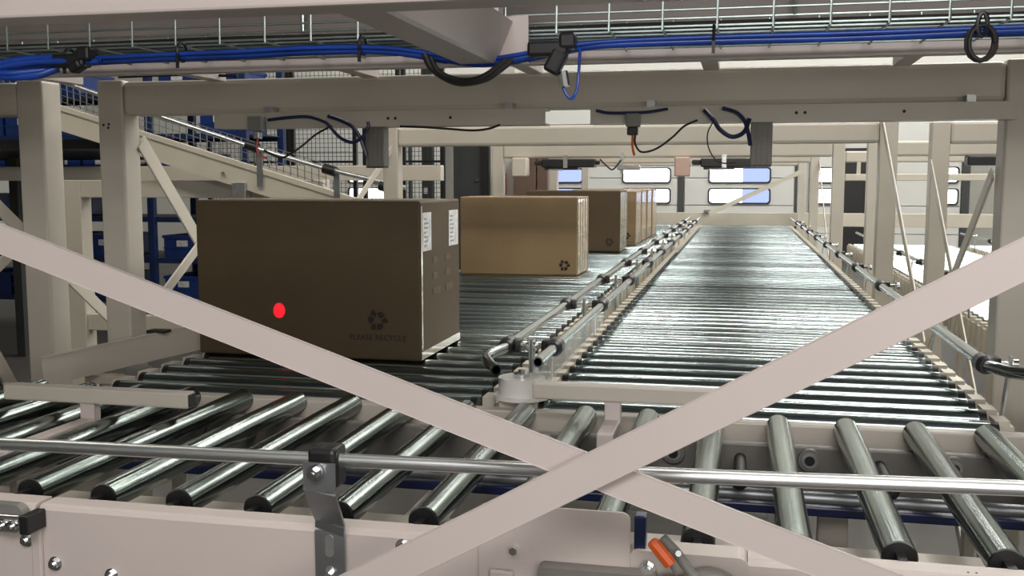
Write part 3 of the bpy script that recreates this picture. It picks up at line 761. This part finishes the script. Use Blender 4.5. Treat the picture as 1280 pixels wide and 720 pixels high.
build('coil', MB().tube([(.395+.022*math.cos(a)+.002*math.sin(a*.3), 1.915+.002*a/6, 1.735+.03*math.sin(a)) for a in [i*.5 for i in range(60)]], .004, 8), M['rubber'], cl, True)
build('strap', MB().tube([(.395+.008*math.cos(a), 1.915, 1.765+.02*math.sin(a)) for a in [i*PI/6 for i in range(13)]], .004, 6), M['black'], cl, True)

# C-channels hung under the nearest portal beam, with photo cells
def cchan(x0, x1, label):
    t = thing('sensor_channel', label, 'channel', ((x0+x1)/2, 2.62, 1.64), 'sensor channels under the nearest beam')
    build('channel', MB().prism([(2.585, 1.642), (2.655, 1.642), (2.655, 1.646), (2.589, 1.646), (2.589, 1.679), (2.655, 1.679), (2.655, 1.683), (2.585, 1.683)], 'x', x0, x1), M['cream'], t)
    for x in (x0+.15, x1-.1): build('hanger', MB().box(x-.01, x+.01, 2.60, 2.65, 1.683, 1.70), M['galv'], t)
    mb = MB()
    for x in (x0+.5, x0+.52, x1-.25): mb.cyl((x, 2.5835, 1.663), (x, 2.585, 1.663), .004, 8)
    build('bolt_hole', mb, M['rubber'], t)
cchan(-1.41, -.49, 'left cream channel fixed under the thick near beam')
cchan(-.375, .62, 'right cream channel fixed under the thick near beam')
def photocell(x, label, zl=1.538, zt=1.645, y=2.615):
    t = thing('sensor_housing', label, 'sensor', (x, y, zl), 'grey sensor housings under the near beam')
    mb = MB().box(x-.026, x+.026, y-.02, y+.02, zl, zt, .002)
    for k in range(4): mb.box(x-.024+k*.013, x-.018+k*.013, y-.023, y-.019, zl, zt)
    build('housing', mb, M['profile'], t)
    build('end_cap', MB().box(x-.024, x+.024, y-.021, y+.018, zl-.004, zl+.001), M['dgrey'], t)
    return t
photocell(-.952, 'ribbed grey sensor housing hanging above the dark carton')
photocell(.045, 'ribbed grey sensor housing hanging above the empty right lane')
ps = thing('light_barrier', 'small grey light barrier with orange cable under the middle of the near beam', 'sensor', (-.262, 2.57, 1.62))
build('body', MB().box(-.282, -.248, 2.55, 2.583, 1.632, 1.665, .003), M['mgrey'], ps)
build('plug', MB().box(-.279, -.253, 2.552, 2.58, 1.612, 1.632, .003), M['black'], ps)
build('cable', MB().tube(arc([(-.266, 2.566, 1.612), (-.266, 2.566, 1.585), (-.262, 2.57, 1.563)], 5), .003, 8), M['orange'], ps, True)
ls = thing('light_barrier', 'small grey light barrier with red cable above the left end of the dark carton', 'sensor', (-1.29, 2.57, 1.60))
build('body', MB().box(-1.295, -1.255, 2.55, 2.583, 1.632, 1.672, .003), M['mgrey'], ls)
build('plug', MB().box(-1.28, -1.262, 2.552, 2.575, 1.612, 1.632, .003), M['galv'], ls)
build('cable', MB().tube(arc([(-1.27, 2.56, 1.612), (-1.273, 2.56, 1.59), (-1.268, 2.56, 1.57), (-1.25, 2.57, 1.56)], 5), .003, 8), M['red'], ls, True)
def Y_(px, py, y):
    F = 1280.; cp, spi = math.cos(PITCH), math.sin(PITCH); cy, sy = math.cos(YAW), math.sin(YAW)
    fwd = Vector((-sy*cp, cy*cp, -spi)); rt = Vector((cy, sy, 0)); up = rt.cross(fwd)
    r_ = fwd + rt*((px-640)/F) + up*((360-py)/F); return Vector((0, 0, 1.5)) + r_*(y/r_.y)
def pc(pts, y, r_, mat, label, group=None): return cable([Y_(a, b_, y) for a, b_ in pts], r_, mat, label, group)
pc([(335, 150), (360, 147), (385, 146), (405, 152), (412, 158), (425, 172), (440, 178), (452, 172), (460, 160), (460, 152)], 2.56, .0045, 'dblue', 'dark blue cable looping left of the ribbed housing above the carton')
pc([(410, 145), (425, 150), (440, 158), (450, 172), (455, 185), (458, 195)], 2.565, .0055, 'dblue', 'dark blue cable dropping beside the ribbed housing above the carton')
pc([(415, 157), (395, 168), (378, 182), (362, 193), (350, 197), (330, 188)], 2.57, .0028, 'rubber', 'thin black cable crossing down to the left light barrier')
pc([(500, 158), (530, 159), (560, 161), (590, 163), (610, 161), (625, 156)], 2.57, .003, 'rubber', 'thin black cable sagging under the left sensor channel')
pc([(745, 138), (760, 141), (785, 141), (810, 140), (835, 136)], 2.575, .004, 'dblue', 'short dark blue cable tucked under the middle of the near beam')
pc([(880, 137), (892, 150), (900, 162), (915, 171), (930, 165), (937, 148)], 2.565, .0055, 'dblue', 'dark blue cable looping left of the right ribbed housing')
pc([(903, 135), (920, 140), (930, 150), (935, 165), (938, 182)], 2.57, .005, 'dblue', 'dark blue cable dropping beside the right ribbed housing')
pc([(872, 150), (855, 158), (840, 172), (820, 186), (802, 190), (794, 180), (794, 168)], 2.575, .0026, 'rubber', 'thin black cable curving from the light barrier with orange cable')
pc([(893, 150), (885, 165), (885, 182), (893, 198), (905, 204), (920, 203)], 2.58, .0016, 'rubber', 'hair-thin grey wire curving above the empty lane')
pc([(750, 199), (757, 206), (765, 212), (772, 206), (776, 200)], 7.28, .006, 'rubber', 'small dark cable sagging between the two black scanners')

# scanners under the third portal beam
def scanner(x0, x1, label):
    t = thing('barcode_scanner', label, 'scanner', ((x0+x1)/2, 7.3, 1.57), 'black scanners under the third portal')
    build('body', MB().box(x0+.06, x1, 7.24, 7.4, 1.595, 1.655, .008).box(x0+.08, x1-.12, 7.25, 7.38, 1.578, 1.60, .004), M['black'], t)
    build('connector', MB().box(x0, x0+.06, 7.27, 7.36, 1.61, 1.645, .008), M['rubber'], t)
    build('cable_gland', MB().cyl((x1, 7.32, 1.63), (x1+.03, 7.32, 1.63), .015, 10), M['rubber'], t)
    build('bracket', MB().box((x0+x1)/2, (x0+x1)/2+.03, 7.23, 7.24, 1.59, 1.68).box(x0+.12, x0+.22, 7.22, 7.235, 1.572, 1.582), M['chrome'], t)
scanner(-1.46, -1.02, 'black scanner above the tan carton, left one under the third beam')
scanner(-.34, .07, 'black scanner above the empty lane, right one under the third beam')
GB = 'pale blocks under the third portal'
tag(build('reflector_block', MB().box(-1.62, -1.51, 7.25, 7.36, 1.53, 1.665, .01), M['cream_far']), 'cream block left of the left black scanner', 'block', GB)
tag(build('reflector_block', MB().box(-.46, -.355, 7.25, 7.36, 1.53, 1.665, .01), paint('pinkish_plastic', (.55, .38, .32), .5)), 'pinkish block left of the right black scanner', 'block', GB)
sc_ = thing('overhead_camera', 'small bright metal sensor between the two black scanners', 'sensor', (-.8, 7.3, 1.6))
build('body', MB().box(-.86, -.70, 7.26, 7.34, 1.575, 1.61, .006), M['chrome'], sc_)
build('mount', MB().box(-.84, -.82, 7.29, 7.31, 1.55, 1.70), M['galv'], sc_)

# ================================================================ MOTOR AND HANDLE, bottom centre
mo = thing('drive_motor', 'grey gear motor under the crossing bars at bottom centre', 'motor', (-.1, 1.34, .93))
build('housing', MB().prism(rrect(-.262, -.10, .925, .972, .006), 'y', 1.335, 1.36).box(-.262, -.10, 1.325, 1.336, .945, .962, .003), M['profile'], mo)
build('gearbox', MB().cyl((-.03, 1.30, .93), (-.03, 1.36, .93), .052, 32).box(-.10, -.03, 1.31, 1.36, .90, .97, .012), M['mgrey'], mo, True)
build('cover', MB().cyl((-.03, 1.296, .93), (-.03, 1.30, .93), .04, 32), M['dgrey'], mo, True)
build('mount', MB().box(-.25, -.20, 1.345, 1.37, .80, .93), M['mgrey'], mo)
build('belt', MB().box(-.134, -.118, 1.375, 1.40, .98, 1.04, .002), M['dblue'], mo)
le = thing('release_lever', 'grey lever with an orange grip beside the motor at bottom centre', 'lever', (-.09, 1.31, .97))
a_, b_ = Y_(817, 679, 1.29), Y_(838, 705, 1.29)
build('grip', MB().cyl(a_, b_, .0085, 8).cyl(a_, a_-(b_-a_)*.12, .0088, 8, .006), M['orange'], le)['label'] = 'orange grip'
build('arm', MB().tube([Y_(828, 672, 1.305), Y_(845, 690, 1.305), Y_(868, 722, 1.305)], .007, 10).tube([b_, Y_(845, 718, 1.30)], .0025, 8), M['mgrey'], le, True)
build('screw', MB().cyl(Y_(848, 692, 1.30), Y_(848, 692, 1.285), .004, 8), M['chrome'], le)
hb = hexbolt(-.113, .973, 1.362, .008)
dr = thing('return_roller', 'short cream roller low between the strut and the motor', 'roller', (-.3, 1.4, .93))
build('roller', MB().cyl((-.305, 1.45, .905), (-.24, 1.45, .905), .014, 18), M['cream_front'], dr, True)
build('roller_bracket', MB().box(-.242, -.236, 1.41, 1.49, .86, .93).box(-.309, -.303, 1.41, 1.49, .86, .93).box(-.309, -.236, 1.485, 1.49, .52, .90), M['dgrey'], dr)

# ================================================================ LEFT BACKGROUND: inclined conveyor
YI = 5.6
ic = thing('inclined_conveyor', 'cream inclined conveyor descending from the upper left behind the posts', 'conveyor', (-3.2, YI, 0))
def zi(x): return 1.968 + (x+4.113)*(-.2925)
def bar_i(x0, x1, o0, o1, y0, y1, mb=None):
    mb = mb or MB(); mb.prism([(x0, zi(x0)+o0), (x1, zi(x1)+o0), (x1, zi(x1)+o1), (x0, zi(x0)+o1)], 'y', y0, y1); return mb
build('side_panel', bar_i(-6.2, -1.95, -.155, 0, YI, YI+.03, bar_i(-6.2, -1.95, -.03, .0, YI-.012, YI)), M['cream_far'], ic)
build('belt', bar_i(-6.2, -1.95, -.05, -.03, YI+.03, YI+.11), M['rubber'], ic)
build('belly_plate', bar_i(-6.2, -1.95, -.15, -.14, YI+.03, YI+.11), M['dgrey'], ic)
for x in (-5.2, -2.9):
    build('support_plate', MB().box(x-.045, x+.045, YI-.02, YI, zi(x)-.27, zi(x)-.12, .004), M['galv'], ic)
    build('leg', MB().box(x-.035, x+.035, YI+.0, YI+.07, 0, zi(x)-.155), M['cream_far'], ic)
mb = MB()
for x in (-3.6, -3.0, -2.3, -2.15): mb.cyl((x, YI-.018, zi(x)-.10), (x, YI-.012, zi(x)-.10), .012, 10)
build('bolt', mb, M['galv'], ic)
gi = thing('incline_guard_rail', 'grey guide tube following the inclined conveyor', 'guard rail', (-3.2, YI, 1.7))
pg = [(-5.6, YI-.03, zi(-5.6)+.15), (-4.1, YI-.03, zi(-4.1)+.155), (-3.33, YI-.03, 1.862), (-2.816, YI-.03, 1.70), (-2.367, YI-.03, 1.575), (-1.86, YI-.03, 1.46)]
build('tube', MB().tube(pg, .014, 10), M['alu'], gi, True)
for x in (-4.6, -3.73, -2.80, -2.32, -1.98):
    zz = 1.862+(x+3.33)*(-.287)
    c_ = build('clamp', MB().cyl((x-.035, YI-.03, zz), (x+.035, YI-.03, zz-.02), .03, 12), M['black'], gi, True)
    build('bracket', MB().box(x+.02, x+.055, YI-.02, YI-.014, zi(x)-.12, zz), M['darksteel'], gi)
# wire mesh side behind the tube
mg = MB()
x = -6.0
while x < -2.4:
    mg.prism([(x, zi(x)), (x+.005, zi(x)), (x+.005, zi(x)+.13), (x, zi(x)+.13)], 'y', YI+.10, YI+.105); x += .045
for k in range(4): bar_i(-6.0, -2.4, .01+k*.04, .014+k*.04, YI+.10, YI+.105, mg)
build('mesh_side', mg, M['darksteel'], ic)
# support frame under the incline
sf = thing('support_stand', 'cream rectangular support frame under the inclined conveyor at the left', 'stand', (-3.2, 5.75, 0))
for x in (-4.14, -2.5): build('post', MB().box(x-.062, x+.062, 5.75, 5.86, 0, 1.505, .005), M['cream'], sf)
build('top_beam', MB().box(-4.078, -2.562, 5.75, 5.86, 1.395, 1.505, .005), M['cream'], sf)
build('lower_rail', MB().box(-4.078, -2.562, 5.77, 5.84, .546, .65, .005), M['cream'], sf)
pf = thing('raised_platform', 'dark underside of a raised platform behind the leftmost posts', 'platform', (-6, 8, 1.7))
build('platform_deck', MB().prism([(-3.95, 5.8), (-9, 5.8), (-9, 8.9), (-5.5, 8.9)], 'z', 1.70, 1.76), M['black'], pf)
for x, y in ((-6.0, 7.6), (-8.5, 6.2), (-8.5, 8.6)): build('platform_leg', MB().box(x-.04, x+.04, y-.04, y+.04, 0, 1.70), M['dgrey'], pf)
sb = thing('support_stand', 'shaded cream beam stand under the back of the inclined conveyor', 'stand', (-4, 6.5, 0))
build('top_beam', MB().box(-6.6, -1.9, 6.4, 6.48, 1.50, 1.60, .005), M['cream'], sb)
for x in (-5.5, -4.6): build('post', MB().box(x-.04, x+.04, 6.4, 6.48, 0, 1.50, .005), M['cream'], sb)

# blue racks with crates
def rack(x0, x1, y, label, levels=(.35, .75, 1.15, 1.55, 1.95, 2.35), seed=1):
    random.seed(seed)
    t = thing('storage_rack', label, 'rack', (x0, y, 0), 'blue storage racks at the left')
    n_ = int(round((x1-x0)/1.1)); dx = (x1-x0)/n_
    for k in range(n_+1):
        x = x0+k*dx
        for yy in (y, y+.8): build('upright', MB().box(x-.035, x+.035, yy-.03, yy+.03, 0, 2.7, .004), M['rackblue'], t)
    for z in levels:
        build('shelf_beam', MB().box(x0, x1, y-.02, y+.01, z-.05, z).box(x0, x1, y+.79, y+.82, z-.05, z), M['rackblue'], t)
        build('shelf_deck', MB().box(x0, x1, y, y+.8, z-.01, z), M['dgrey'], t)
    return t
rack(-8.6, -4.6, 9.0, 'blue storage rack seen between the left posts')
rack(-12.6, -8.8, 9.0, 'blue storage rack at the far left edge')
SH = ['lowest', 'second', 'third', 'fourth', 'fifth', 'topmost']
crate = thing('storage_crate', 'x', 'crate', (0, 0, 0), 'x')
mbc = MB()
mbc.box(-.2, .2, -.3, .3, 0, .012).box(-.2, .2, -.3, -.288, 0, .22).box(-.2, .2, .288, .3, 0, .22).box(-.2, -.188, -.3, .3, 0, .22).box(.188, .2, -.3, .3, 0, .22)
mbc.box(-.212, .212, -.312, -.298, .19, .22).box(-.212, .212, .298, .312, .19, .22).box(-.212, -.198, -.312, .312, .19, .22).box(.198, .212, -.312, .312, .19, .22).box(-.212, .212, -.306, -.3, .09, .10)
build('crate_body', mbc, M['binblue'], crate)
build('crate_label', MB().box(-.06, .06, -.3075, -.3065, .11, .17), M['label'], crate)
random.seed(11); firstc = True
for x0 in (-8.6, -12.6):
    for z in (.35, .75, 1.15, 1.55, 1.95, 2.35):
        for k in range(9 if x0 > -10 else 8):
            if random.random() < .45: continue
            x = x0+.27+k*.43
            if x > x0+3.8: continue
            loc = Vector((x, 9.36, z))
            if firstc: crate.location = loc; firstc = False; q = crate
            else: q = copy_tree(crate, None, loc-crate.location)
            rk = 'rack between the left posts' if x0 > -10 else 'rack at the far left edge'; sh = SH[(.35, .75, 1.15, 1.55, 1.95, 2.35).index(z)]
            q['label'] = 'blue plastic crate on the %s shelf of the blue %s' % (sh, rk); q['group'] = 'crates on the %s shelf of the %s' % (sh, rk)

# black framed mesh fence panels
def fence(x0, x1, y, label, z1=3.0, step=.055, post=.05):
    t = thing('mesh_fence_panel', label, 'mesh fence', ((x0+x1)/2, y, 0), 'mesh fence panels')
    mb = MB(); x = x0+step
    while x < x1: mb.box(x-.003, x+.003, y-.003, y+.003, .15, z1); x += step
    z = .15
    while z < z1: mb.box(x0, x1, y+.003, y+.008, z-.003, z+.003); z += step
    build('mesh', mb, M['dgrey'], t)
    for za, zb in ((.12, .15), (1.72, 1.745)): build('frame_bar', MB().box(x0, x1, y-.015, y+.015, za, zb), M['black'], t)
    build('post', MB().box(x1, x1+post, y-.03, y+.03, 0, z1+.05, .003), M['black'], t)
    build('post', MB().box(x0-post, x0, y-.03, y+.03, 0, z1+.05, .003), M['black'], t)
fence(-5.45, -4.68, 12.0, 'mesh fence panel above the left part of the dark carton')
fence(-4.50, -4.12, 12.0, 'narrow mesh fence panel left of the second portal post')
fence(-4.0, -3.56, 12.0, 'mesh fence panel seen just right of the second portal post')
fence(-6.6, -5.56, 12.0, 'mesh fence panel left of the others, behind the rack end')
cb = thing('control_cabinet', 'narrow grey column with a switch box behind the mesh fence', 'column', (-3.8, 12.2, 0))
build('column', MB().box(-3.85, -3.72, 12.15, 12.27, 0, 3.2, .005), M['dgrey'], cb)
build('switch_box', MB().box(-3.88, -3.78, 12.09, 12.15, 1.56, 1.66, .004), M['black'], cb)
build('notice', MB().box(-3.83, -3.77, 12.14, 12.15, 1.34, 1.42), M['label'], cb)
fe = thing('fire_extinguisher', 'red fire extinguisher hanging on the wall right of the dark grey door', 'fire extinguisher', (-2.97, 12.5, 1.3))
build('cylinder', MB().cyl((-2.93, 12.54, 1.33), (-2.93, 12.54, 1.58), .06, 20).ball((-2.93, 12.54, 1.58), .06, (1, 1, .6)), M['red'], fe, True)
build('valve', MB().cyl((-2.93, 12.54, 1.60), (-2.93, 12.54, 1.66), .015, 10).box(-2.96, -2.89, 12.53, 12.55, 1.65, 1.665), M['black'], fe)
build('wall_bracket', MB().box(-2.95, -2.91, 12.59, 12.62, 1.40, 1.50), M['black'], fe)
tag(build('far_cabinet', MB().box(-2.72, -2.45, 12.3, 12.6, 0, 1.85, .01).box(-2.44, -2.30, 12.32, 12.6, 0, 1.78, .01), paint('brown_panel', (.14, .09, .065), .5)), 'narrow brown cabinet to the right of the third portal post', 'cabinet')
tag(build('stop_block', MB().box(-.42, -.34, 12.05, 12.1, 1.135, 1.165, .004).box(-.40, -.36, 12.1, 12.12, 1.13, 1.16), M['mgrey']), 'tiny grey block on the far end crossbeam', 'block')
tag(build('scanner_unit', MB().box(1.45, 2.15, 7.28, 7.4, 1.60, 1.665, .01), M['black']), 'black scanner unit under a beam over the far right lanes', 'scanner')
tag(build('overhead_rail', MB().box(.9, 3.25, 9.6, 9.66, 1.50, 1.56, .006).box(1.0, 1.03, 9.61, 9.65, 1.56, 1.67).box(3.1, 3.13, 9.61, 9.65, 1.56, 1.67), M['cream_far']), 'slim cream rail hung under the beams over the far right lanes', 'rail')

# red laser spots from the scanner bar (real spot lights with a very narrow cone)
def laser(src, dst, ang, power):
    d_ = bpy.data.lights.new('laser_beam', 'SPOT'); d_.energy = power; d_.color = (1, .0, .05); d_.spot_size = ang; d_.spot_blend = .25; d_.shadow_soft_size = .001
    o = bpy.data.objects.new('laser_beam', d_); COL.objects.link(o); o.location = src
    o.rotation_euler = (Vector(dst)-Vector(src)).to_track_quat('-Z', 'Y').to_euler()
tgt = Y_(349, 388, 2.688)
laser((-1.25, 1.99, 1.60), tgt, math.radians(2.6), 420)
